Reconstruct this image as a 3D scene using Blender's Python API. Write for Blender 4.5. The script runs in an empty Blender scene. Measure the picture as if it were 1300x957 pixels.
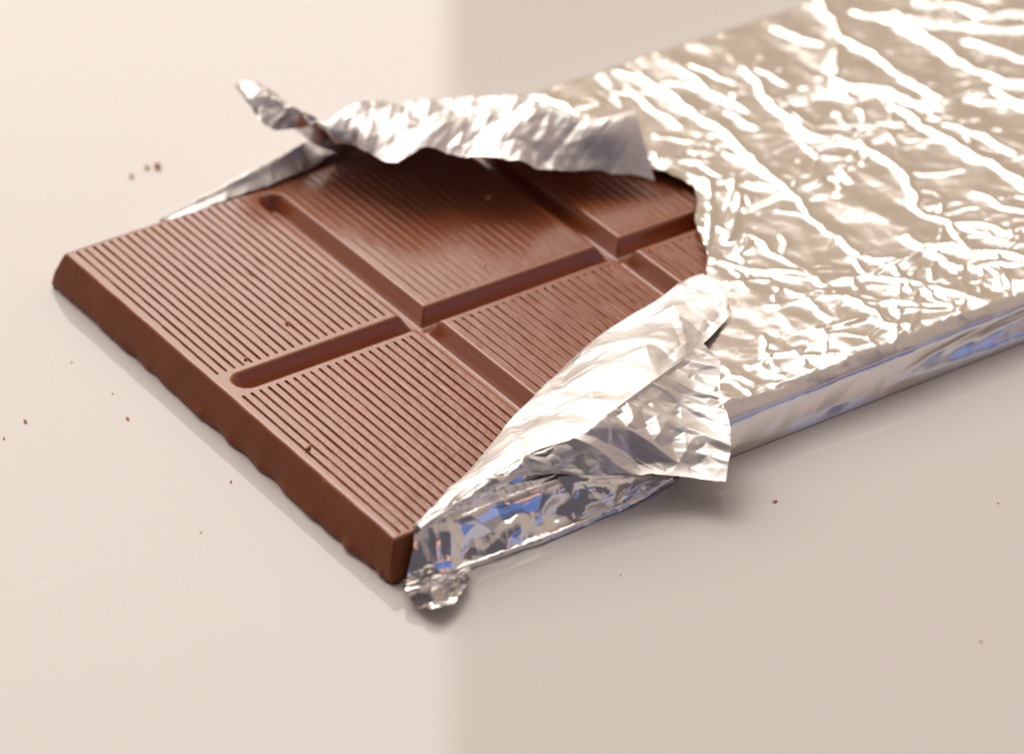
import bpy, math, random
import numpy as np
from mathutils import Matrix, Vector

MM = 0.001
sc = bpy.context.scene
col = sc.collection

# ------------------------------------------------------------------ camera
right, up, back, pos, lens = [[0.82412, -0.56639, 0.00552], [0.29916, 0.44353, 0.84486], [-0.48097, -0.69462, 0.53496], [-225.0003, -349.50163, 296.65748], 148.8]
cd = bpy.data.cameras.new('camera')
co = bpy.data.objects.new('camera', cd)
col.objects.link(co)
co.matrix_world = Matrix(((right[0], up[0], back[0], pos[0]*MM), (right[1], up[1], back[1], pos[1]*MM),
                          (right[2], up[2], back[2], pos[2]*MM), (0, 0, 0, 1)))
cd.sensor_width = 36.0
cd.lens = lens
cd.shift_y = -45.0/1300.0
cd.clip_start = 0.01
cd.clip_end = 50.0
cd.dof.use_dof = True
cd.dof.focus_distance = 0.533
cd.dof.aperture_fstop = 19.0
cd.dof.aperture_blades = 0
sc.camera = co

# ------------------------------------------------------------------ world: the dim warm room around the table
w = bpy.data.worlds.new('World')
sc.world = w
w.use_nodes = True
nt = w.node_tree
nt.nodes.clear()
out = nt.nodes.new('ShaderNodeOutputWorld')
bg = nt.nodes.new('ShaderNodeBackground')
tc = nt.nodes.new('ShaderNodeTexCoord')
dot = nt.nodes.new('ShaderNodeVectorMath'); dot.operation = 'DOT_PRODUCT'
dot.inputs[1].default_value = (0.57, 0.82, 0.0)
ramp = nt.nodes.new('ShaderNodeValToRGB')
mr = nt.nodes.new('ShaderNodeMapRange')
mr.inputs['From Min'].default_value = -1.0
mr.inputs['From Max'].default_value = 1.0
nt.links.new(tc.outputs['Generated'], dot.inputs[0])
nt.links.new(dot.outputs['Value'], mr.inputs['Value'])
nt.links.new(mr.outputs['Result'], ramp.inputs['Fac'])
cr = ramp.color_ramp
cr.elements[0].position = 0.29; cr.elements[0].color = (0.105, 0.095, 0.11, 1)
cr.elements[1].position = 0.95; cr.elements[1].color = (0.54, 0.42, 0.315, 1)
e = cr.elements.new(0.47); e.color = (0.43, 0.355, 0.325, 1)
bg.inputs['Strength'].default_value = 1.0
nt.links.new(ramp.outputs['Color'], bg.inputs['Color'])
nt.links.new(bg.outputs['Background'], out.inputs['Surface'])

# ------------------------------------------------------------------ lamps
def area(name, loc, target, sx, sy, radiance, color, spread=180):
    ld = bpy.data.lights.new(name, 'AREA')
    ld.shape = 'RECTANGLE'
    ld.size = sx; ld.size_y = sy
    ld.energy = radiance*math.pi*sx*sy
    ld.color = color
    o = bpy.data.objects.new(name, ld)
    col.objects.link(o)
    o.location = loc
    d = Vector(target) - Vector(loc)
    o.rotation_euler = d.to_track_quat('-Z', 'Y').to_euler()
    return o
# tall window behind and to the left of the bar
area('window_light', (-0.012, 1.311, 1.15), (-0.270, 0.786, 1.15), 1.50, 1.37, 3.0, (1.0, 0.945, 0.87))
# added unseen fill, high behind the bar, brightening table and foil creases
area('high_fill', (0.38, 0.86, 1.45), (0.05, 0.03, 0.0), 1.6, 1.0, 1.9, (1.0, 0.955, 0.895))
# added unseen fill, low on the right, for blue reflections in the foil
area('blue_reflection_fill', (0.44, -0.66, 0.17), (0.03, 0.0, 0.0), 0.48, 0.19, 0.38, (0.03, 0.28, 1.0))
# added unseen fill above it for orange reflections in the foil
area('warm_reflection_fill', (0.40, -0.66, 0.31), (0.03, 0.0, 0.0), 0.22, 0.08, 0.8, (1.0, 0.42, 0.20))

sc.view_settings.view_transform = 'Standard'
sc.view_settings.look = 'None'
sc.view_settings.exposure = 0.08
sc.view_settings.gamma = 1.0
sc.view_settings.use_curve_mapping = False
sc.cycles.max_bounces = 10
sc.cycles.glossy_bounces = 6
sc.cycles.diffuse_bounces = 4
sc.cycles.sample_clamp_indirect = 8.0
sc.cycles.use_denoising = True

# ------------------------------------------------------------------ control points (mm, bar corner at the origin)
RIDGES = [[1.2, 0.36, [[91.4, 75.6], [91.0, 69.3], [90.6, 63.2], [90.9, 57.6], [90.5, 52.5], [90.1, 47.9], [88.8, 41.4], [88.3, 36.6], [87.0, 31.5], [86.6, 25.2], [86.1, 18.9]]], [1.7, 0.5, [[126.7, 82.1], [123.8, 72.4], [121.6, 67.7], [122.5, 63.0], [122.1, 57.3], [121.4, 50.8], [121.8, 45.6]]], [1.6, 0.45, [[112.2, 58.9], [113.8, 55.9], [117.1, 51.7], [118.3, 47.0], [119.4, 45.2]]], [1.4, 0.42, [[119.4, 45.2], [124.2, 44.9], [129.8, 44.1], [129.8, 39.2], [130.6, 34.8]]], [1.8, 0.5, [[132.0, 69.0], [131.8, 62.9], [131.4, 56.1], [131.5, 49.9], [132.3, 45.4], [136.4, 41.6]]], [1.8, 0.45, [[128.2, 72.7], [133.6, 65.8], [137.5, 62.2], [140.4, 58.2], [147.8, 54.3]]], [1.3, 0.38, [[104.8, 68.9], [102.8, 62.3], [101.6, 58.2], [100.3, 51.3], [100.3, 47.5], [102.9, 45.8], [107.4, 46.5], [110.8, 45.7], [113.1, 43.7]]], [1.3, 0.36, [[101.6, 58.2], [105.5, 57.5], [110.5, 58.1], [113.9, 59.8], [117.8, 64.2], [121.7, 69.7]]], [1.2, 0.36, [[102.9, 45.8], [104.5, 42.8], [104.9, 37.8], [104.3, 32.7], [102.0, 26.9], [100.1, 24.6], [100.3, 21.8], [101.4, 18.4], [104.5, 16.3], [105.9, 12.7], [110.1, 10.8]]], [1.8, 0.5, [[115.5, 47.9], [115.6, 43.0], [115.3, 36.5], [115.5, 30.7], [116.4, 26.4], [115.9, 17.6]]], [1.3, 0.38, [[101.1, 18.6], [98.7, 14.0], [98.9, 11.3], [102.0, 9.3], [104.4, 4.2]]], [1.1, 0.32, [[80.8, 37.2], [85.2, 37.4], [91.4, 36.8], [95.1, 37.1], [97.3, 35.6]]], [1.4, 0.36, [[116.0, 75.6], [116.3, 71.3], [118.2, 67.9], [121.6, 67.7]]], [0.9, 0.2, [[96.3, 73.6], [96.7, 67.4]]], [0.9, 0.2, [[96.4, 65.6], [97.2, 58.2]]], [0.9, 0.2, [[94.6, 60.0], [95.3, 53.8]]], [1.0, 0.2, [[98.8, 72.9], [100.5, 65.8]]], [1.0, 0.2, [[105.9, 67.1], [106.7, 61.6]]], [1.2, 0.3, [[109.3, 22.0], [110.2, 17.8], [112.5, 13.6]]], [1.2, 0.3, [[118.5, 39.1], [120.3, 34.1], [120.5, 28.3]]], [0.9, 0.2, [[111.1, 41.2], [114.9, 39.6]]], [1.8, 0.4, [[137.3, 69.7], [142.1, 66.5], [143.9, 61.0], [151.4, 59.2]]], [1.8, 0.4, [[147.5, 69.2], [147.8, 63.7], [149.7, 57.2]]], [1.6, 0.4, [[136.6, 56.6], [137.7, 51.8], [140.8, 46.7]]], [1.1, 0.32, [[77.1, 30.5], [76.7, 25.6], [77.8, 22.3], [77.0, 15.2], [81.1, 15.8], [84.6, 14.3], [89.5, 14.4], [93.7, 15.0], [97.8, 14.0]]], [0.8, 0.25, [[84.8, 19.3], [84.3, 16.2], [84.2, 13.7]]], [1.0, 0.3, [[84.4, 12.7], [88.2, 9.3], [89.9, 5.6], [91.6, 2.0]]], [0.8, 0.25, [[93.8, 11.5], [95.2, 9.2], [93.7, 7.3]]], [1.0, 0.3, [[96.5, 7.9], [99.7, 7.1], [104.8, 4.1]]], [1.1, 0.3, [[68.0, 28.9], [70.6, 26.3], [72.4, 22.5], [76.5, 20.6], [77.4, 15.8]]], [0.8, 0.22, [[68.2, 15.2], [72.1, 14.3], [74.9, 14.9], [76.8, 14.4]]], [0.9, 0.28, [[77.7, 13.8], [78.4, 10.0], [78.5, 6.6], [78.6, 3.3], [80.6, 1.1]]], [0.8, 0.24, [[79.7, 11.6], [81.5, 8.0], [83.4, 5.8]]], [0.9, 0.28, [[80.9, 5.0], [84.4, 3.5], [86.8, 1.9]]], [0.9, 0.25, [[88.8, 8.9], [87.3, 4.8], [87.5, 2.2]]], [0.8, 0.22, [[69.6, 6.9], [73.4, 6.0], [76.2, 6.6]]], [0.9, 0.25, [[57.3, 5.6], [61.2, 6.1], [65.3, 4.9]]], [0.9, 0.22, [[64.4, 3.2], [68.0, 1.5]]], [0.8, 0.22, [[54.5, 6.6], [55.1, 3.9], [56.2, 2.4]]], [0.9, 0.25, [[64.9, 21.7], [68.4, 22.7], [72.2, 20.5]]], [0.8, 0.2, [[73.0, 13.7], [72.5, 10.7], [73.5, 8.4]]], [0.7, 0.2, [[79.3, 5.3], [79.8, 2.5]]], [0.8, 0.22, [[94.6, 5.0], [96.7, 1.9]]], [0.9, 0.25, [[50.5, 0.7], [55.2, -0.1], [59.9, -0.9], [63.6, -1.9]]], [1.0, 0.25, [[87.5, 72.7], [86.8, 66.7], [86.7, 60.4]]], [1.1, 0.32, [[78.7, 52.5], [84.7, 54.6], [90.4, 57.0]]], [1.1, 0.3, [[76.3, 49.8], [81.2, 51.7], [83.6, 50.1]]], [1.0, 0.22, [[75.6, 77.8], [77.0, 73.3], [76.7, 71.6]]], [1.2, 0.3, [[81.0, 46.6], [76.6, 39.4], [70.5, 31.9]]], [1.1, 0.3, [[83.9, 43.8], [79.8, 37.2], [73.9, 31.2]]]]
TORN = [[[35.9, 93.7, 12.0], [36.67, 91.01, 11.9], [37.91, 88.32, 10.8], [39.06, 84.1, 9.7], [40.52, 80.41, 8.4], [45.62, 81.34, 5.5], [51.28, 80.19, 5.5], [56.37, 77.14, 5.7], [61.78, 74.56, 5.7], [66.4, 70.81, 6.0], [71.27, 69.45, 6.2], [73.91, 65.36, 5.8], [77.83, 64.21, 5.6], [81.53, 64.17, 5.2]], [[35.4, 93.5, 14.0], [36.17, 90.81, 14.3], [37.41, 88.12, 13.6], [38.56, 83.9, 12.9], [40.02, 80.21, 12.0], [44.42, 79.64, 11.1], [50.08, 78.49, 11.1], [55.17, 75.44, 11.3], [60.58, 72.86, 11.3], [65.2, 69.11, 11.6], [67.87, 64.45, 12.6], [70.51, 60.36, 12.2], [74.43, 59.21, 12.0], [78.13, 59.17, 11.6]], [[34.4, 91.5, 15.5], [35.17, 88.81, 16.0], [36.41, 86.12, 15.5], [37.56, 81.9, 15.0], [39.02, 78.21, 14.3], [43.42, 78.14, 14.3], [49.08, 76.99, 14.3], [54.17, 73.94, 14.5], [59.58, 71.36, 14.5], [64.2, 67.61, 14.8], [66.67, 62.65, 14.6], [69.31, 58.56, 14.2], [73.23, 57.41, 14.0], [76.93, 57.37, 13.6]], [[33.67, 89.69, 15.55], [33.66, 85.97, 15.3], [35.39, 83.5, 14.3], [37.79, 80.58, 13.8], [39.18, 75.97, 13.55], [41.94, 73.84, 14.35], [45.55, 70.56, 14.35], [50.57, 68.47, 14.9], [55.48, 65.24, 14.75], [59.87, 61.24, 14.7], [64.98, 60.13, 14.11], [68.19, 56.54, 13.54], [72.12, 55.23, 13.16], [75.88, 54.76, 12.59]], [[33.54, 88.87, 15.0], [32.74, 84.13, 14.0], [34.97, 81.89, 12.5], [38.61, 80.25, 12.0], [39.94, 74.74, 12.2], [41.06, 70.55, 12.6], [42.61, 65.14, 12.6], [47.57, 64.01, 13.5], [51.99, 60.12, 13.2], [56.14, 55.87, 12.8], [61.24, 54.82, 10.8], [66.5, 53.01, 9.6], [70.45, 51.16, 8.6], [74.45, 49.16, 7.4]]]
FOLDED = [[[3.09, 0.47, 5.62], [9.38, 3.63, 5.62], [16.46, 6.88, 5.62], [26.15, 11.8, 5.62], [34.69, 15.22, 5.62], [45.08, 19.71, 5.62], [54.1, 20.79, 6.75], [61.11, 23.06, 6.75], [65.24, 24.18, 6.75]], [[2.86, 0.24, 5.9], [9.31, 3.78, 6.0], [16.3, 7.3, 6.0], [26.28, 13.29, 6.0], [35.46, 17.84, 6.1], [46.2, 22.61, 6.3], [56.44, 24.62, 6.6], [62.8, 26.36, 6.9], [65.75, 26.52, 6.9]], [[2.85, 0.07, 6.38], [8.82, 2.73, 6.72], [15.71, 5.66, 6.93], [25.07, 10.01, 7.23], [33.13, 12.75, 7.6], [43.07, 16.74, 7.92], [53.07, 19.29, 7.89], [60.36, 21.91, 7.62], [64.93, 23.48, 7.38]], [[2.84, -0.12, 6.46], [8.24, 1.5, 7.08], [15.03, 3.75, 7.54], [23.67, 6.19, 8.19], [30.4, 6.82, 8.88], [39.41, 9.89, 9.33], [49.15, 13.07, 8.92], [57.52, 16.72, 7.99], [63.98, 19.93, 7.46]], [[2.83, -0.31, 6.0], [7.66, 0.27, 6.9], [14.34, 1.84, 7.6], [22.26, 2.36, 8.6], [27.68, 0.88, 9.6], [35.76, 3.04, 10.2], [45.22, 6.85, 9.4], [54.68, 11.53, 7.8], [63.02, 16.38, 7.0]]]
HANGING = [[[3.44, 0.1, 6.1], [7.48, 0.01, 7.0], [14.15, 1.56, 7.6], [19.83, 2.23, 8.2], [24.19, 1.77, 8.9], [28.38, 1.04, 9.6], [34.33, 2.72, 10.2], [41.08, 5.38, 9.8], [48.35, 8.58, 9.0], [54.68, 11.53, 7.8]], [[3.37, -0.07, 6.43], [7.52, -0.03, 7.3], [14.15, 1.42, 7.88], [19.71, 2.05, 8.39], [24.03, 1.54, 8.95], [28.17, 0.63, 9.51], [33.93, 1.95, 9.95], [40.37, 4.08, 9.53], [47.2, 6.61, 8.75], [54.23, 7.59, 7.9]], [[3.2, -0.77, 6.52], [7.62, -0.42, 7.34], [14.15, 0.78, 7.86], [19.41, 1.32, 8.18], [23.67, 0.71, 8.4], [27.67, -0.63, 8.62], [33.01, -0.15, 8.7], [38.71, 0.75, 8.22], [44.53, 1.7, 7.5], [50.16, 1.82, 7.6]], [[3.01, -1.23, 6.26], [7.73, -0.53, 7.01], [14.15, 0.4, 7.47], [19.08, 0.83, 7.56], [23.25, 0.09, 7.4], [27.11, -1.73, 7.24], [31.95, -2.21, 6.9], [36.82, -2.71, 6.36], [41.47, -3.56, 5.7], [46.24, -5.57, 6.6]], [[2.84, -1.33, 5.9], [7.83, -0.32, 6.6], [14.15, 0.37, 7.0], [18.79, 0.7, 6.9], [22.88, -0.14, 6.4], [26.61, -2.39, 5.9], [31.02, -3.71, 5.2], [35.16, -5.44, 4.6], [38.8, -7.87, 4.0], [41.39, -11.01, 4.2]]]
POCKET = [[[2.73, -0.12, 5.7], [8.33, 0.44, 6.2], [14.67, 1.14, 6.6], [19.32, 1.47, 6.5], [23.42, 0.62, 6.0], [27.15, -1.63, 5.5], [32.55, -3.26, 4.6], [37.08, -5.31, 3.8]], [[1.75, -1.01, 4.02], [7.08, -1.05, 4.5], [12.82, 0.07, 4.37], [17.8, 0.13, 4.35], [22.48, -1.18, 4.47], [27.01, -1.81, 3.72], [32.65, -3.33, 3.45], [37.6, -4.37, 2.88]], [[0.72, -1.96, 2.23], [5.76, -2.28, 2.49], [10.86, -1.61, 2.32], [16.18, -2.33, 2.69], [21.48, -1.8, 2.08], [26.86, -2.87, 2.34], [32.75, -3.06, 2.02], [38.15, -3.37, 1.9]], [[-0.23, -2.83, 0.6], [4.55, -3.31, 0.6], [9.07, -3.4, 0.6], [14.7, -3.62, 0.6], [20.57, -3.56, 0.6], [26.72, -3.2, 0.7], [32.85, -2.97, 0.8], [38.66, -2.45, 1.0]]]
BOTTOM = [[[-0.21, -2.01, 0.8], [4.57, -2.5, 0.8], [9.08, -2.58, 0.8], [14.63, -2.91, 0.9], [20.5, -2.85, 0.9], [26.65, -2.49, 1.0], [32.87, -2.15, 1.0], [39.47, -1.38, 1.0]], [[-0.22, -3.1, 0.66], [4.6, -3.61, 0.66], [9.02, -3.74, 0.66], [14.61, -4.01, 0.71], [20.39, -4.17, 0.75], [26.7, -3.83, 0.8], [32.87, -3.56, 0.85], [39.62, -2.58, 0.9]], [[-0.24, -3.18, 0.12], [4.62, -3.73, 0.12], [8.96, -3.9, 0.12], [14.59, -4.12, 0.12], [20.28, -4.49, 0.2], [26.75, -4.18, 0.2], [32.87, -3.97, 0.3], [39.78, -2.77, 0.4]]]
WAD = [[[-0.37, -2.87, 0.8], [1.16, -3.29, 0.9], [3.42, -3.65, 0.9], [5.44, -4.03, 0.9], [7.98, -4.0, 0.8]], [[-2.02, -5.91, 2.0], [-0.62, -6.7, 2.6], [2.03, -6.44, 2.3], [4.12, -6.68, 2.3], [7.3, -5.68, 1.6]], [[-1.37, -5.77, 0.5], [0.28, -6.33, 0.4], [2.63, -6.54, 0.5], [4.86, -6.26, 0.6], [7.03, -5.75, 0.7]], [[-1.83, -7.84, 1.0], [-1.25, -10.35, 1.7], [0.6, -10.43, 1.8], [3.24, -9.18, 1.6], [5.38, -7.85, 1.1]]]
CRUMBS = [[-20.38, 54.54, -0.0, 0.35], [-24.48, 52.65, 0.0, 0.22], [-8.56, 63.49, 0.0, 0.16], [-9.28, 47.83, 0.0, 0.27], [-5.81, 28.31, 0.0, 0.25], [-14.53, 20.99, 0.0, 0.16], [-7.91, 54.0, 0.0, 0.14], [26.32, 100.89, 0.0, 0.62], [24.98, 101.53, 0.0, 0.4], [21.98, 100.64, 0.0, 0.38], [47.7, -13.05, -0.0, 0.3], [50.12, -49.69, 0.0, 0.22], [22.77, -15.01, 0.0, 0.15], [70.36, -28.77, 0.0, 0.16], [1.98, 22.28, 5.5, 0.45], [15.16, 48.3, 5.5, 0.32], [6.2, 44.07, 5.5, 0.26], [54.55, 60.09, 5.5, 0.4], [17.7, 41.76, 5.5, 0.16], [44.48, 46.03, 5.5, 0.2]]

# ------------------------------------------------------------------ materials
def new_mat(name):
    m = bpy.data.materials.new(name)
    m.use_nodes = True
    t = m.node_tree
    return m, t, t.nodes['Principled BSDF']

def nd(t, kind, **inp):
    n = t.nodes.new(kind)
    for k, v in inp.items():
        n.inputs[k.replace('_', ' ')].default_value = v
    return n

def mat_table():
    m, t, b = new_mat('white_gloss_table')
    tc = nd(t, 'ShaderNodeTexCoord')
    n = nd(t, 'ShaderNodeTexNoise', Scale=9.0, Detail=6.0, Roughness=0.6)
    t.links.new(tc.outputs['Object'], n.inputs['Vector'])
    r = nd(t, 'ShaderNodeValToRGB')
    r.color_ramp.elements[0].position = 0.3; r.color_ramp.elements[0].color = (0.75, 0.71, 0.68, 1)
    r.color_ramp.elements[1].position = 0.7; r.color_ramp.elements[1].color = (0.765, 0.725, 0.695, 1)
    t.links.new(n.outputs['Fac'], r.inputs['Fac'])
    # faint scuffs: short pale streaks in a few places
    mp = nd(t, 'ShaderNodeMapping'); mp.inputs['Rotation'].default_value = (0, 0, 0.35); mp.inputs['Scale'].default_value = (30, 420, 1)
    t.links.new(tc.outputs['Object'], mp.inputs['Vector'])
    sn = nd(t, 'ShaderNodeTexNoise', Scale=1.0, Detail=3.0, Roughness=0.55)
    t.links.new(mp.outputs['Vector'], sn.inputs['Vector'])
    sm = nd(t, 'ShaderNodeMapRange', From_Min=0.62, From_Max=0.72, To_Min=0.0, To_Max=1.0)
    t.links.new(sn.outputs['Fac'], sm.inputs['Value'])
    sp = nd(t, 'ShaderNodeTexNoise', Scale=26.0, Detail=2.0)
    t.links.new(tc.outputs['Object'], sp.inputs['Vector'])
    sg = nd(t, 'ShaderNodeMapRange', From_Min=0.62, From_Max=0.72, To_Min=0.0, To_Max=0.5)
    t.links.new(sp.outputs['Fac'], sg.inputs['Value'])
    ml = nd(t, 'ShaderNodeMath'); ml.operation = 'MULTIPLY'
    t.links.new(sm.outputs['Result'], ml.inputs[0]); t.links.new(sg.outputs['Result'], ml.inputs[1])
    mx = nd(t, 'ShaderNodeMix'); mx.data_type = 'RGBA'
    t.links.new(ml.outputs['Value'], mx.inputs['Factor'])
    t.links.new(r.outputs['Color'], mx.inputs[6])
    mx.inputs[7].default_value = (0.90, 0.87, 0.84, 1)
    t.links.new(mx.outputs[2], b.inputs['Base Color'])
    # fine dust and wipe marks change the gloss a little
    n2 = nd(t, 'ShaderNodeTexNoise', Scale=60.0, Detail=8.0, Roughness=0.7)
    t.links.new(tc.outputs['Object'], n2.inputs['Vector'])
    mr = nd(t, 'ShaderNodeMapRange', From_Min=0.35, From_Max=0.75, To_Min=0.015, To_Max=0.06)
    t.links.new(n2.outputs['Fac'], mr.inputs['Value'])
    t.links.new(mr.outputs['Result'], b.inputs['Roughness'])
    b.inputs['IOR'].default_value = 1.36
    return m

def mat_chocolate(name, dark=1.0, rough=0.19, ior=1.74):
    m, t, b = new_mat(name)
    tc = nd(t, 'ShaderNodeTexCoord')
    n = nd(t, 'ShaderNodeTexNoise', Scale=90.0, Detail=7.0, Roughness=0.6)
    t.links.new(tc.outputs['Object'], n.inputs['Vector'])
    r = nd(t, 'ShaderNodeValToRGB')
    r.color_ramp.elements[0].position = 0.38
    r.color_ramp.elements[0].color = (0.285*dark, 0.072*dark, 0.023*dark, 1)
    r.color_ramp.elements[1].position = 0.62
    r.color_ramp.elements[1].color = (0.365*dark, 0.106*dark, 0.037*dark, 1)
    nb = nd(t, 'ShaderNodeTexNoise', Scale=34.0, Detail=4.0, Roughness=0.65)
    t.links.new(tc.outputs['Object'], nb.inputs['Vector'])
    av = nd(t, 'ShaderNodeMath'); av.operation = 'ADD'
    hf = nd(t, 'ShaderNodeMath'); hf.operation = 'MULTIPLY'; hf.inputs[1].default_value = 0.5
    t.links.new(n.outputs['Fac'], av.inputs[0]); t.links.new(nb.outputs['Fac'], av.inputs[1])
    t.links.new(av.outputs['Value'], hf.inputs[0])
    t.links.new(hf.outputs['Value'], r.inputs['Fac'])
    # pale specks
    v = nd(t, 'ShaderNodeTexVoronoi', Scale=420.0)
    t.links.new(tc.outputs['Object'], v.inputs['Vector'])
    lt = nd(t, 'ShaderNodeMapRange', From_Min=0.05, From_Max=0.11, To_Min=1.0, To_Max=0.0)
    t.links.new(v.outputs['Distance'], lt.inputs['Value'])
    n3 = nd(t, 'ShaderNodeTexNoise', Scale=70.0, Detail=2.0)
    t.links.new(tc.outputs['Object'], n3.inputs['Vector'])
    g3 = nd(t, 'ShaderNodeMapRange', From_Min=0.50 - 0.1*(dark < 1), From_Max=0.62, To_Min=0.05 + 0.15*(dark < 1), To_Max=0.9)
    t.links.new(n3.outputs['Fac'], g3.inputs['Value'])
    mu = nd(t, 'ShaderNodeMath'); mu.operation = 'MULTIPLY'
    t.links.new(lt.outputs['Result'], mu.inputs[0]); t.links.new(g3.outputs['Result'], mu.inputs[1])
    mx = nd(t, 'ShaderNodeMix'); mx.data_type = 'RGBA'
    t.links.new(mu.outputs['Value'], mx.inputs['Factor'])
    t.links.new(r.outputs['Color'], mx.inputs[6])
    mx.inputs[7].default_value = (0.42, 0.22, 0.13, 1)
    t.links.new(mx.outputs[2], b.inputs['Base Color'])
    rr = nd(t, 'ShaderNodeMapRange', From_Min=0.35, From_Max=0.65, To_Min=rough - 0.07, To_Max=rough + 0.07)
    t.links.new(hf.outputs['Value'], rr.inputs['Value'])
    t.links.new(rr.outputs['Result'], b.inputs['Roughness'])
    b.inputs['IOR'].default_value = ior
    b.inputs['Subsurface Weight'].default_value = 0.0
    bn = nd(t, 'ShaderNodeTexNoise', Scale=700.0, Detail=6.0, Roughness=0.65)
    t.links.new(tc.outputs['Object'], bn.inputs['Vector'])
    bp = nd(t, 'ShaderNodeBump', Strength=0.18 + 0.25*(dark < 1), Distance=0.0002)
    t.links.new(bn.outputs['Fac'], bp.inputs['Height'])
    b2n = nd(t, 'ShaderNodeTexNoise', Scale=170.0, Detail=3.0, Roughness=0.5)
    t.links.new(tc.outputs['Object'], b2n.inputs['Vector'])
    bp2 = nd(t, 'ShaderNodeBump', Strength=0.10 + 0.5*(dark < 1), Distance=0.0005)
    t.links.new(b2n.outputs['Fac'], bp2.inputs['Height'])
    t.links.new(bp.outputs['Normal'], bp2.inputs['Normal'])
    t.links.new(bp2.outputs['Normal'], b.inputs['Normal'])
    return m

def mat_foil(name, rough, base):
    m, t, b = new_mat(name)
    tc = nd(t, 'ShaderNodeTexCoord')
    b.inputs['Metallic'].default_value = 1.0
    b.inputs['Base Color'].default_value = (*base, 1)
    n = nd(t, 'ShaderNodeTexNoise', Scale=160.0, Detail=5.0, Roughness=0.6)
    t.links.new(tc.outputs['Object'], n.inputs['Vector'])
    rr = nd(t, 'ShaderNodeMapRange', From_Min=0.3, From_Max=0.7, To_Min=rough*0.75, To_Max=rough*1.25)
    t.links.new(n.outputs['Fac'], rr.inputs['Value'])
    t.links.new(rr.outputs['Result'], b.inputs['Roughness'])
    bn = nd(t, 'ShaderNodeTexNoise', Scale=420.0, Detail=4.0, Roughness=0.55)
    t.links.new(tc.outputs['Object'], bn.inputs['Vector'])
    bp = nd(t, 'ShaderNodeBump', Strength=0.22, Distance=0.0002)
    t.links.new(bn.outputs['Fac'], bp.inputs['Height'])
    t.links.new(bp.outputs['Normal'], b.inputs['Normal'])
    return m

TABLE = mat_table()
CHOC = mat_chocolate('milk_chocolate')
SIDE = mat_chocolate('milk_chocolate_shaded_edge', 0.72, 0.5, 1.36)  # base colour lowered to paint in the shade of the outer walls
CRUMB = mat_chocolate('crumb_chocolate', 1.0, 0.5, 1.4)
for nn in CRUMB.node_tree.nodes:
    if nn.bl_idname == 'ShaderNodeValToRGB':
        nn.color_ramp.elements[0].color = (0.68, 0.31, 0.12, 1)
        nn.color_ramp.elements[1].color = (0.82, 0.44, 0.20, 1)
FOIL = mat_foil('shiny_foil', 0.20, (0.85, 0.815, 0.785))
MATTE = mat_foil('matte_foil', 0.46, (0.80, 0.765, 0.75))
MIRROR = mat_foil('mirror_foil', 0.07, (0.90, 0.875, 0.85))

# ------------------------------------------------------------------ helpers
def obj(name, verts, faces, mat, parent=None, smooth=True):
    me = bpy.data.meshes.new(name)
    me.from_pydata(verts, [], faces)
    me.materials.append(mat)
    if smooth:
        me.polygons.foreach_set('use_smooth', [True]*len(me.polygons))
    me.update()
    o = bpy.data.objects.new(name, me)
    col.objects.link(o)
    if parent is not None:
        o.parent = parent
    return o

def thing(name, label, cat, loc=(0, 0, 0), group=None):
    o = bpy.data.objects.new(name, None)
    col.objects.link(o)
    o.location = loc
    o.empty_display_size = 0.01
    o['label'] = label; o['category'] = cat
    if group: o['group'] = group
    return o

def grid_obj(name, P, mat, parent, flip=False):
    nr, nc = P.shape[:2]
    V = (P.reshape(-1, 3)*MM).tolist()
    idx = np.arange(nr*nc).reshape(nr, nc)
    a, b, c, d = idx[:-1, :-1], idx[:-1, 1:], idx[1:, 1:], idx[1:, :-1]
    F = np.stack((a, d, c, b) if flip else (a, b, c, d), -1).reshape(-1, 4).tolist()
    return obj(name, V, F, mat, parent)

def tri(x):
    return np.abs((x % 1.0) - 0.5)*4.0 - 1.0

def crinkle(P, scale, seed, n=2):
    """continuous, piecewise flat noise: facets that meet in sharp creases"""
    rg = np.random.RandomState(seed)
    warp = np.zeros(P.shape)
    for k in range(3):
        dv = rg.normal(size=3); dv /= np.linalg.norm(dv)
        ax = rg.normal(size=3)
        warp += np.sin((P @ dv)/(scale*1.7) + rg.uniform(0, 6.28))[..., None]*ax*scale*0.22
    Q = P + warp
    f = 0
    for k in range(n):
        t = []
        for j in range(4):
            dv = rg.normal(size=3); dv /= np.linalg.norm(dv)
            t.append(tri((Q @ dv)/(scale*rg.uniform(1.3, 2.4)) + rg.uniform()))
        f = f + np.maximum(np.minimum(t[0], t[1]), np.minimum(t[2], t[3]))
    return f/n

def wave(P, scale, seed, n=6):
    rg = np.random.RandomState(seed)
    f = 0
    for k in range(n):
        dv = rg.normal(size=P.shape[-1]); dv /= np.linalg.norm(dv)
        f = f + np.sin((P @ dv)/scale*rg.uniform(0.6, 1.8) + rg.uniform(0, 6.28))
    return f/n

def catmull(A, n, axis):
    A = np.moveaxis(np.asarray(A, float), axis, 0)
    m = A.shape[0]
    E = np.concatenate((2*A[:1] - A[1:2], A, 2*A[-1:] - A[-2:-1]))
    t = np.linspace(0, m - 1 - 1e-9, n)
    i = t.astype(int); u = (t - i).reshape(-1, *([1]*(A.ndim - 1)))
    p0, p1, p2, p3 = E[i], E[i+1], E[i+2], E[i+3]
    R = 0.5*(2*p1 + (p2 - p0)*u + (2*p0 - 5*p1 + 4*p2 - p3)*u**2 + (3*p1 - p0 - 3*p2 + p3)*u**3)
    return np.moveaxis(R, 0, axis)

def normals(P):
    du = np.gradient(P, axis=0); dv = np.gradient(P, axis=1)
    N = np.cross(du, dv)
    return N/np.maximum(np.linalg.norm(N, axis=-1, keepdims=True), 1e-9)

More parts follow.
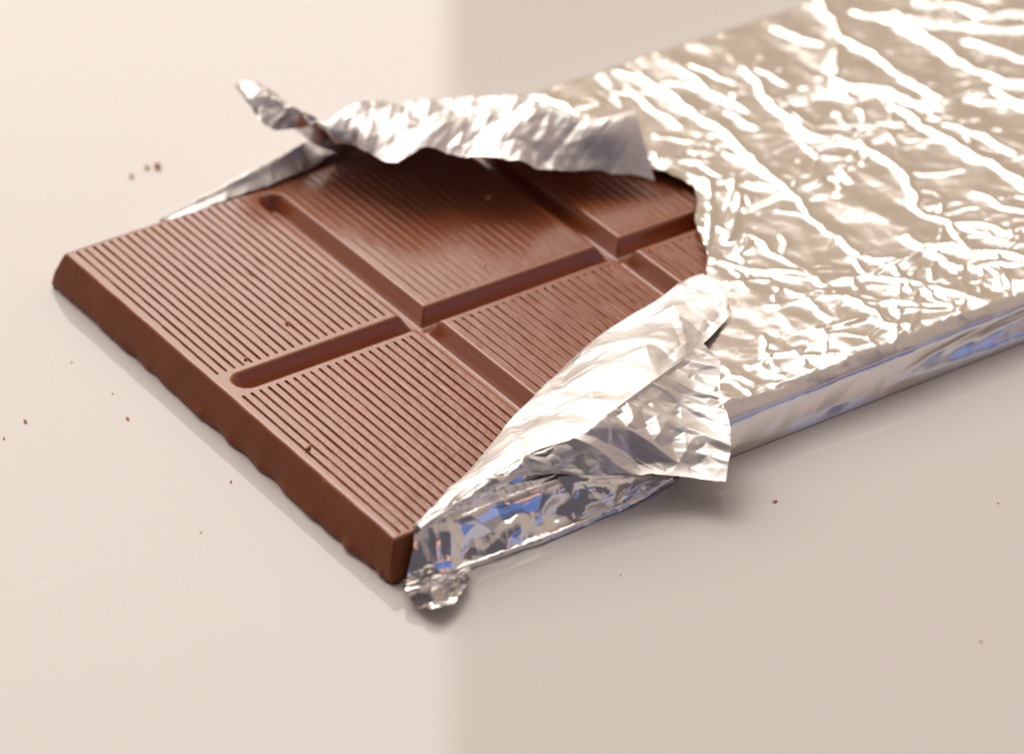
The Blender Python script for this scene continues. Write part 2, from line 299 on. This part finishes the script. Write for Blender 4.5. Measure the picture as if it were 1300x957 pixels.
def sheet(ctrl, nr, nc, octs, seed, edge=0.25, pin=None, stretch=(1, 1, 1)):
    """dense foil sheet from a control grid; octs = [(scale mm, amplitude mm)...]; pin fades the crumple on chosen sides"""
    P = catmull(catmull(ctrl, nr, 0), nc, 1)
    N = normals(P)
    f = np.zeros(P.shape[:2])
    for k, (s, a) in enumerate(octs):
        f += a*crinkle(P*np.array(stretch), s, seed + 17*k, 1)
    u = np.linspace(0, 1, nr)[:, None]; v = np.linspace(0, 1, nc)[None, :]
    mask = np.ones(P.shape[:2])
    for side, wd in (pin or {}).items():
        tt = {'top': u, 'bottom': 1-u, 'left': v, 'right': 1-v}[side]
        mask = mask*np.clip(tt/wd, 0.0, 1.0)
    P = P + N*(f*mask)[..., None]
    # torn outline: nibble the last row
    if edge:
        dv = P[-1] - P[-3]
        dv /= np.maximum(np.linalg.norm(dv, axis=-1, keepdims=True), 1e-6)
        j = edge*(wave(P[-1], 0.9, seed + 5) + 0.7*crinkle(P[-1], 1.1, seed + 6))
        P[-1] += dv*j[:, None]; P[-2] += dv*(j*0.6)[:, None]
    return P

def sstep(x):
    x = np.clip(x, 0, 1)
    return x*x*(3 - 2*x)

def smax(a, b, k):
    h = np.maximum(k - np.abs(a - b), 0)/k
    return np.maximum(a, b) + h*h*k*0.25

def smin(a, b, k):
    return -smax(-a, -b, k)

def segdist(X, Y, a, b):
    ax, ay = a; bx, by = b
    dx, dy = bx - ax, by - ay
    L = dx*dx + dy*dy
    t = np.clip(((X - ax)*dx + (Y - ay)*dy)/max(L, 1e-9), 0, 1)
    return np.hypot(X - ax - t*dx, Y - ay - t*dy)

# ------------------------------------------------------------------ table
def build_table():
    s, th = 0.9, 0.03
    cx, cy = 0.1, 0.15
    V = []
    for z, k in ((0, s-0.004), (-0.0012, s-0.001), (-0.004, s), (-th, s)):
        V += [(cx-k, cy-k, z), (cx+k, cy-k, z), (cx+k, cy+k, z), (cx-k, cy+k, z)]
    F = [(0, 1, 2, 3), (15, 14, 13, 12)]
    for r in range(3):
        for i in range(4):
            j = (i+1) % 4
            F.append((r*4+i, (r+1)*4+i, (r+1)*4+j, r*4+j))
    o = obj('table', V, F, TABLE, smooth=False)
    o['kind'] = 'structure'
    o['label'] = 'glossy white table top under the chocolate bar'
    return o
build_table()

# ------------------------------------------------------------------ chocolate bar
W, H, HW = 80.0, 5.5, 40.0
CUTS = [0.0, 30.1, 61.4, 92.7]
GD = 2.3                                       # groove depth

def groove_depth(X, Y):
    d = segdist(X, Y, (4.0, HW), (300, HW))
    for c in CUTS[1:]:
        d = np.minimum(d, segdist(X, Y, (c, 4.0), (c, W - 4.0)))
    lin = (1.95 - d)/1.25*GD
    return smin(smax(lin, 0*d, 0.45), GD + 0*d, 0.5)

def stripe_depth(X, Y, cs, ya, yb, full=0.36):
    D = np.zeros(X.shape)
    for c in cs:
        near = np.abs(X - c) < 0.4
        if near.any():
            d = segdist(X[near], Y[near], (c, ya), (c, yb))
            q = np.stack((X[near]*0.2 + c*7, Y[near]), -1)
            wv = 1 + 0.10*wave(q, 1.1, 15) + 0.10*wave(q, 4.0, 16)
            dep = full*np.clip(1.0 + 0.35*wave(q, 0.8, 17) + 0.3*wave(q, 3.0, 18), 0.2, 1.2)
            D[near] = np.maximum(D[near], dep*sstep((0.205*wv - d)/0.12))
    return D

# outer wall of the bar: (outward offset, height)
WALL = [(-0.55, 5.5), (-0.36, 5.48), (-0.18, 5.4), (-0.03, 5.25), (0.1, 5.0), (0.28, 4.6), (0.52, 4.0), (0.75, 3.35), (0.97, 2.7),
        (1.16, 2.05), (1.33, 1.45), (1.46, 0.95), (1.55, 0.58), (1.55, 0.28), (1.2, 0.04), (0.2, 0.02)]

def axis_samples(lo, hi, base, fine):
    """base spacing plus clusters of finer samples"""
    s = set(np.round(np.arange(lo, hi, base), 3)) | {round(lo, 3), round(hi, 3)}
    for c, offs in fine:
        for o in offs:
            if lo < c + o < hi: s.add(round(c + o, 3))
    s = sorted(s)
    r = [s[0]]
    for v in s[1:]:
        if v - r[-1] > 0.035 or v == s[-1]: r.append(v)
    return np.array(r)

bar = thing('chocolate_bar', 'unwrapped end of a milk chocolate bar with finely ribbed squares', 'chocolate bar')
SO = [-.26, -.215, -.175, -.135, -.09, 0, .09, .135, .175, .215, .26]
GO = [-2.5, -2.25, -2.0, -1.75, -1.5, -1.2, -.9, -.7, -.5, -.25, 0, .25, .5, .7, .9, 1.2, 1.5, 1.75, 2.0, 2.25, 2.5]

def square(ci, side):
    xa, xb = CUTS[ci], CUTS[ci+1]
    ya, yb = (0.0, HW) if side == 0 else (HW, W)
    if ci == 0:
        cs = np.linspace(1.44, 26.68, 21)
    else:
        cs = np.linspace(xa + 3.35, xb - 3.35, 20)
    if side == 0: sa, sb = 0.95, HW - 3.2
    else: sa, sb = HW + 3.2, W - 0.95
    x0 = xa + (0.55 if ci == 0 else 0)
    xs = axis_samples(x0, xb, 0.55, [(c, SO) for c in cs] + [(xa, GO), (xb, GO), (3, [-2, -1.6, -1.2, -.8, -.4, 0, .4])])
    y0 = ya + (0.55 if side == 0 else 0); y1 = yb - (0.55 if side == 1 else 0)
    ys = axis_samples(y0, y1, 0.8, [(HW, GO), (sa, [-.3, -.22, -.15, -.08, 0, .1, .3]), (sb, [.3, .22, .15, .08, 0, -.1, -.3]),
                                    (3.0, [-2, -1.6, -1.2, -.8, -.4, 0, .4]), (W-3.0, [2, 1.6, 1.2, .8, .4, 0, -.4])])
    wall = np.array(WALL)
    # per column / per row: coordinate, offset level
    cx = [(x, 0) for x in xs]
    if ci == 0: cx = [(0.0, k) for k in range(len(wall)-1, 0, -1)] + cx
    cy = [(y, 0) for y in ys]
    if side == 0: cy = [(0.0, k) for k in range(len(wall)-1, 0, -1)] + cy
    else: cy = cy + [(W, k) for k in range(1, len(wall))]
    kx = np.array([k for _, k in cx]); ky = np.array([k for _, k in cy])
    bx = np.array([x for x, _ in cx]); by = np.array([y for y, _ in cy])
    X = np.where(kx > 0, bx - wall[kx, 0], bx)[:, None]*np.ones((1, len(cy)))
    sgn = -1.0 if side == 0 else 1.0
    Y = np.where(ky > 0, by + sgn*wall[ky, 0], by)[None, :]*np.ones((len(cx), 1))
    K = np.maximum(kx[:, None], ky[None, :])
    Z = wall[K, 1]
    top = K == 0
    D = groove_depth(X, Y) + stripe_depth(X, Y, cs, sa, sb, 0.36 if ci == 0 else (0.27 if side == 0 else 0.20))
    D = np.where(top, D, 0)
    Z = Z - D
    # slight unevenness of the moulded faces, ragged lower rim
    P = np.stack((X, Y, Z), -1)
    Q = P.copy(); Q[..., 2] = 0
    rag = 0.5*wave(Q, 1.6, 3) + 0.5*crinkle(Q, 2.6, 8) + 0.5*wave(Q, 5.0, 4)
    low = np.clip((1.7 - wall[K, 1])/1.5, 0, 1)*(K > 0)
    low = np.where(K == len(wall)-1, 0, low)
    ox = np.where(kx[:, None] > 0, -1.0, 0.0)*np.ones_like(X)
    oy = np.where(ky[None, :] > 0, sgn, 0.0)*np.ones_like(X)
    P[..., 0] += ox*low*0.62*rag*(1 + 0.8*np.exp(-(Y/30)**2))
    P[..., 1] += oy*low*0.62*rag
    P[..., 2] += low*(0.75*np.maximum(rag, 0))
    bump = (K > 0)*(K < len(wall)-1)*0.05*(wave(P, 1.5, 11) + wave(P, 0.6, 12))
    P[..., 0] += ox*bump; P[..., 1] += oy*bump
    P[..., 2] += top*0.02*wave(Q, 9.0, 21)
    o = grid_obj('chocolate_square', P, CHOC, bar)
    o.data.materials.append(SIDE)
    mi = ((K[:-1, :-1] > 2) & (K[1:, 1:] > 2)).astype(int)      # outer walls: duller, rubbed surface, with shade put into a darker colour
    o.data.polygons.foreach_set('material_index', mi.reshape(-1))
    return o
for ci in range(3):
    for side in (0, 1):
        square(ci, side)

# ------------------------------------------------------------------ foil wrapper
foil = thing('foil_wrapper', 'crumpled silver foil torn open around the far half of the chocolate', 'foil wrapper')

def build_sleeve():
    # cross-section from the near foot over the top to the far foot
    sec = [(-2.15, 0.12), (-2.1, 1.0), (-1.95, 2.5), (-1.8, 4.0), (-1.65, 5.0), (-1.3, 5.5), (0.2, 6.45), (1.5, 6.6)]
    sec += [(y, 6.6) for y in np.arange(2.0, 78.4, 0.28)]
    sec += [(79.0, 6.6), (80.0, 6.3), (80.8, 5.2), (81.4, 3.4), (82.0, 1.6), (82.6, 0.12)]
    sec = np.array(sec)
    L = np.concatenate(([0], np.cumsum(np.hypot(*np.diff(sec, axis=0).T))))
    n = int(L[-1]/0.28)
    l = np.linspace(0, L[-1], n)
    y = np.interp(l, L, sec[:, 0]); z = np.interp(l, L, sec[:, 1])
    for _ in range(3):
        y[1:-1] = (y[:-2] + 2*y[1:-1] + y[2:])/4; z[1:-1] = (z[:-2] + 2*z[1:-1] + z[2:])/4
    # where the torn mouth of the sleeve lies
    ky = [-3, 0, 4, 8, 12, 17, 22, 26, 29, 33, 37, 41, 45, 48, 51, 54, 57, 62, 67, 80, 83]
    kx = [40, 42, 45, 48.5, 52, 56, 61, 66, 68.5, 70.6, 72.4, 75.6, 78.6, 78.0, 77, 76, 75, 72, 69.5, 66, 66]
    x0 = np.interp(y, ky, kx)
    x0 = x0 + 0.35*wave(np.stack((y, 0*y), -1), 1.1, 31) + 0.3*crinkle(np.stack((y, 0*y, 0*y), -1), 2.0, 32)
    x1 = 186.0
    m = 470
    t = np.linspace(0, 1, m)
    X = x0[None, :] + t[:, None]*(x1 - x0)[None, :]
    Y = np.broadcast_to(y, X.shape).copy(); Z = np.broadcast_to(z, X.shape).copy()
    P = np.stack((X, Y, Z), -1)
    N = normals(P); N = np.where(N[..., 2:3] < -0.01, -N, N)
    N[..., 1] = np.where(np.abs(Y - 40) > 40, np.abs(N[..., 1])*np.sign(Y - 40), N[..., 1])
    topm = sstep((Z - 5.4)/1.0)
    f = np.zeros(X.shape)
    # the wrinkles that cross the top
    wx = 0.9*wave(np.stack((X, Y), -1), 2.6, 41)
    wy = 0.9*wave(np.stack((X, Y), -1), 2.6, 42)
    ux = crinkle(np.stack((X, Y, 0*X), -1), 3.0, 47, 1); uy = crinkle(np.stack((X, Y, 0*X), -1), 3.0, 48, 1)
    rb = np.random.RandomState(77)
    net = [(wd*0.85, h, np.array(p)) for wd, h, p in RIDGES]
    for wd, h, p in list(net):
        # short side creases that branch off every main crease
        for a, b in zip(p[:-1], p[1:]):
            t = (b - a)/max(np.hypot(*(b - a)), 1e-6)
            for k in range(rb.choice([0, 0, 1, 1, 2])):
                o = a + (b - a)*rb.uniform()
                ang = rb.uniform(0.6, 1.5)*rb.choice([-1, 1])
                dv = np.array([t[0]*math.cos(ang) - t[1]*math.sin(ang), t[0]*math.sin(ang) + t[1]*math.cos(ang)])*rb.choice([-1, 1])
                L1 = rb.uniform(1.5, 5.0)
                m1 = o + dv*L1; m2 = m1 + (dv + rb.normal(size=2)*0.5)*rb.uniform(0.8, 3.0)
                net.append((rb.uniform(0.5, 0.85), rb.uniform(0.14, 0.26), np.stack((o, m1, m2))))
    for wd, h, pts in net:
        lo = pts.min(0) - 2*wd - 3; hi = pts.max(0) + 2*wd + 3
        M = (X > lo[0]) & (X < hi[0]) & (Y > lo[1]) & (Y < hi[1])
        if not M.any(): continue
        xx = X[M] + 0.5*wx[M] + 0.45*ux[M]; yy = Y[M] + 0.5*wy[M] + 0.45*uy[M]
        d = np.full(xx.shape, 1e9)
        for a, b in zip(pts[:-1], pts[1:]):
            d = np.minimum(d, segdist(xx, yy, a, b))
        wv = wd*(0.9 + 0.3*wave(np.stack((xx, yy), -1), 3.0, 43))
        hv = h*(0.85 + 0.6*wave(np.stack((xx, yy), -1), 4.0, 44))
        prof = 1.15*hv*(0.35*np.exp(-1.8*(d/wv)**2) + 0.72*np.exp(-1.8*d/wv))
        f[M] = np.maximum(f[M], prof)
    Q = np.stack((X, Y, 0*X), -1)
    g = 0.16*wave(Q[..., :2], 7.0, 51) + 0.17*crinkle(Q, 7.0, 52, 1) + 0.06*crinkle(Q, 3.2, 53, 1) + 0.015*crinkle(Q, 1.4, 57, 1)
    edge_near = sstep((18 - Y)/16)
    g += edge_near*0.07*crinkle(Q, 2.4, 54)
    f = (f + g)*topm
    side = (1 - topm)
    S = np.stack((X, Y*0, Z), -1)
    f = f + side*(0.10*wave(S*[0.35, 1, 1], 2.2, 61) + 0.10*crinkle(S*[0.35, 1, 1], 2.6, 62, 1))*np.clip(Z/1.2, 0, 1)
    # a second, finer net of creases
    rg = np.random.RandomState(5)
    px = rg.uniform(40, 186, 420); py = rg.uniform(-2, 82, 420)
    fine = np.zeros(X.shape)
    for r in range(X.shape[0]):
        dx = X[r][:, None] + 1.2*wx[r][:, None] - px[None]; dy = (Y[r][:, None] + 1.2*wy[r][:, None] - py[None])*1.3
        dd = np.sort(np.hypot(dx, dy), axis=1)[:, :2]
        fine[r] = np.exp(-(dd[:, 1] - dd[:, 0])/0.7)
    gate = np.clip(0.25 + 1.6*wave(np.stack((X, Y), -1), 8.0, 45), 0, 1)
    f = f + 0.17*fine*gate*topm
    near = sstep((4.0 - Y)/2.5)*np.clip(Z/1.5, 0, 1)
    f = f + near*(0.26*crinkle(Q*[0.22, 1, 1] + [0, 0, 3], 3.4, 66, 1) + 0.12*wave(Q[..., :1]*[1.0], 6.0, 67))
    # long dent pushed into the near side
    dent = np.exp(-((X - 92)/16.0)**4)*np.exp(-((Z - 3.4 - 0.5*wave(S, 6.0, 64))/1.5)**2)*(Y < 2)
    f = f - side*0.95*dent*(1 + 0.5*crinkle(S*[0.4, 1, 1], 3.0, 65, 1))
    # lip at the mouth: the torn edge is lifted and crumpled
    mouth = np.exp(-(X - x0[None, :])/4.0)*topm*sstep((Y - 22)/8)
    f = f + mouth*(0.55 + 0.35*crinkle(Q, 3.2, 63))
    P = P + N*f[..., None]
    # folded-over far end
    return grid_obj('sleeve', P, FOIL, foil)
build_sleeve()

def far_wall():
    # low strip of foil along the far edge of the bar, rising towards the torn flap, its rim lying in over the bar
    xs = [15.5, 20, 26, 32, 38, 43, 47, 54, 62, 70]
    zt = [5.0, 5.9, 6.8, 7.6, 8.6, 9.2, 8.6, 6.4, 5.8, 5.4]
    yt = [80.9, 81.3, 81.6, 81.8, 82.2, 82.6, 82.8, 82.8, 82.4, 81.4]
    zi = [4.9, 5.5, 5.75, 5.85, 6.0, 6.4, 6.0, 5.4, 5.2, 5.0]
    yi = [80.7, 80.0, 79.6, 79.5, 79.8, 81.0, 81.6, 81.6, 81.4, 81.0]
    rows = [[], [], [], [], [], []]
    for x, zz, yy, z2, y2 in zip(xs, zt, yt, zi, yi):
        rows[0].append((x+2.0, 83.2, 0.15)); rows[1].append((x+1.6, 82.8, zz*0.38))
        rows[2].append((x+1, 82.5, zz*0.78)); rows[3].append((x, yy, zz))
        rows[4].append((x-.3, .5*(yy+y2), .45*zz+.55*z2)); rows[5].append((x-.6, y2, z2))
    P = sheet(np.array(rows), 90, 300, [(5, 0.2), (2.0, 0.10)], 71, edge=0.25, pin={'top': 0.15})
    return grid_obj('far_wall', P, MATTE, foil)
far_wall()

P = sheet(np.array(TORN), 150, 420, [(6.0, 0.8), (2.6, 0.36), (1.2, 0.08)], 81, edge=0.22, pin={'top': 0.2, 'right': 0.25}, stretch=(0.75, 1, 1.2))
grid_obj('torn_flap', P, MATTE, foil)
P = sheet(np.array(FOLDED), 140, 420, [(7.0, 0.50), (3.4, 0.34), (1.7, 0.08)], 191, edge=0.0, pin={'top': 0.3, 'left': 0.1, 'bottom': 0.1})
grid_obj('folded_flap', P, MATTE, foil)
P = sheet(np.array(HANGING), 200, 360, [(6.0, 0.60), (2.8, 0.40), (1.4, 0.10)], 207, edge=0.2, pin={'top': 0.15, 'left': 0.15, 'bottom': 0.12})
grid_obj('hanging_flap', P, MATTE, foil)
P = sheet(np.array(POCKET), 120, 360, [(5.0, 0.45), (2.2, 0.14)], 113, edge=0.1, pin={'top': 0.2, 'left': 0.06, 'bottom': 0.2})
wz = np.array(WALL)[::-1]
P[..., 1] = np.where(P[..., 2] < 5.8, np.minimum(P[..., 1], -np.interp(P[..., 2], wz[:, 1], wz[:, 0]) - 0.35 - 0.8*np.clip(1.8 - P[..., 2], 0, 1)), P[..., 1])
P[..., 1] -= 0.30*(1 + crinkle(P*[0.6, 1, 1], 2.6, 171, 1))*np.clip((6.3 - P[..., 2])/1.5, 0, 1)
grid_obj('side_pocket', P, MIRROR, foil)
P = sheet(np.array(BOTTOM), 40, 300, [(3.0, 0.10), (1.2, 0.04)], 127, edge=0.1)
grid_obj('bottom_fold', P, FOIL, foil)

P = sheet(np.array(WAD), 110, 170, [(2.4, 0.5), (1.0, 0.14)], 149, edge=0.35)
P[..., 2] = np.maximum(P[..., 2], 0.05)
grid_obj('crumpled_corner', P, FOIL, foil)

# ------------------------------------------------------------------ crumbs
CRUMB_LABELS = [
    'small crumb on the table at the left edge of the photo',
    'dark speck on the table furthest to the left',
    'tiny crumb on the table just below the left corner of the bar',
    'crumb on the white table, left of the bar and below its corner',
    'crumb on the table in the reflection beside the front edge of the bar',
    'faint crumb on the table nearest the bottom among those left of the bar',
    'minute speck on the table beside the reflected left end of the bar',
    'largest brown crumb on the table behind the left corner of the bar',
    'middle one of three blurred crumbs on the table behind the bar',
    'leftmost and palest of three blurred crumbs on the table behind the bar',
    'crumb on the table right of the bar, below the hanging foil flap',
    'small brown crumb on the table near the lower right corner',
    'tiny speck on the table below the side of the foil',
    'tiny crumb on the table at the far right',
    'curled crumb lying on the ribs of the nearest chocolate square',
    'pale crumb on the ribs of the left front chocolate square, by the groove',
    'brown crumb on the ribs of the left front square near the front edge',
    'blurred crumb on the shaded chocolate square under the torn foil flap',
    'tiny crumb at the end of the ribs beside the front groove',
    'small crumb on the sunlit part of the square behind the first cross groove']
def crumb(i, x, y, z, r):
    r *= 0.8 if z > 1 or i in (7, 8, 9) else 0.65
    rg = np.random.RandomState(300+i)
    nu, nv = 9, 12
    th = np.linspace(0.05, math.pi-0.05, nu)[:, None]; ph = np.linspace(0, 2*math.pi, nv, endpoint=False)[None, :]
    D = np.stack((np.sin(th)*np.cos(ph), np.sin(th)*np.sin(ph), np.cos(th)*np.ones_like(ph)), -1)
    q = 1 + 0.35*crinkle(D*2, 1.2, 400+i) + 0.15*rg.normal(size=(nu, nv))*np.sin(th)
    st = np.array([rg.uniform(1.0, 1.9), rg.uniform(0.7, 1.0), rg.uniform(0.6, 0.8)])
    P = D*q[..., None]*st*r
    a = rg.uniform(0, 6.28)
    if i == 14: P = D*q[..., None]*np.array([2.2, 0.5, 0.6])*r; P[..., 1] += 0.28*(P[..., 0]**2); a = 0.5
    x_ = P[..., 0]*math.cos(a) - P[..., 1]*math.sin(a); y_ = P[..., 0]*math.sin(a) + P[..., 1]*math.cos(a)
    P = np.stack((x_, y_, P[..., 2]), -1)
    P[..., 2] -= P[..., 2].min()
    V = (P.reshape(-1, 3)*MM).tolist()
    F = []
    for u in range(nu-1):
        for v in range(nv):
            a0 = u*nv+v; b0 = u*nv+(v+1) % nv
            F.append((a0, a0+nv, b0+nv, b0))
    F.append(tuple(range(nv))); F.append(tuple(reversed(range((nu-1)*nv, nu*nv))))
    o = obj('chocolate_crumb', V, F, CRUMB, smooth=False)
    o.location = (x*MM, y*MM, (z + 0.01)*MM)
    o['label'] = CRUMB_LABELS[i]; o['category'] = 'crumb'
    o['group'] = 'crumbs on the table' if z < 1 else 'crumbs on the chocolate'
for i, (x, y, z, r) in enumerate(CRUMBS):
    crumb(i, x, y, z, r)
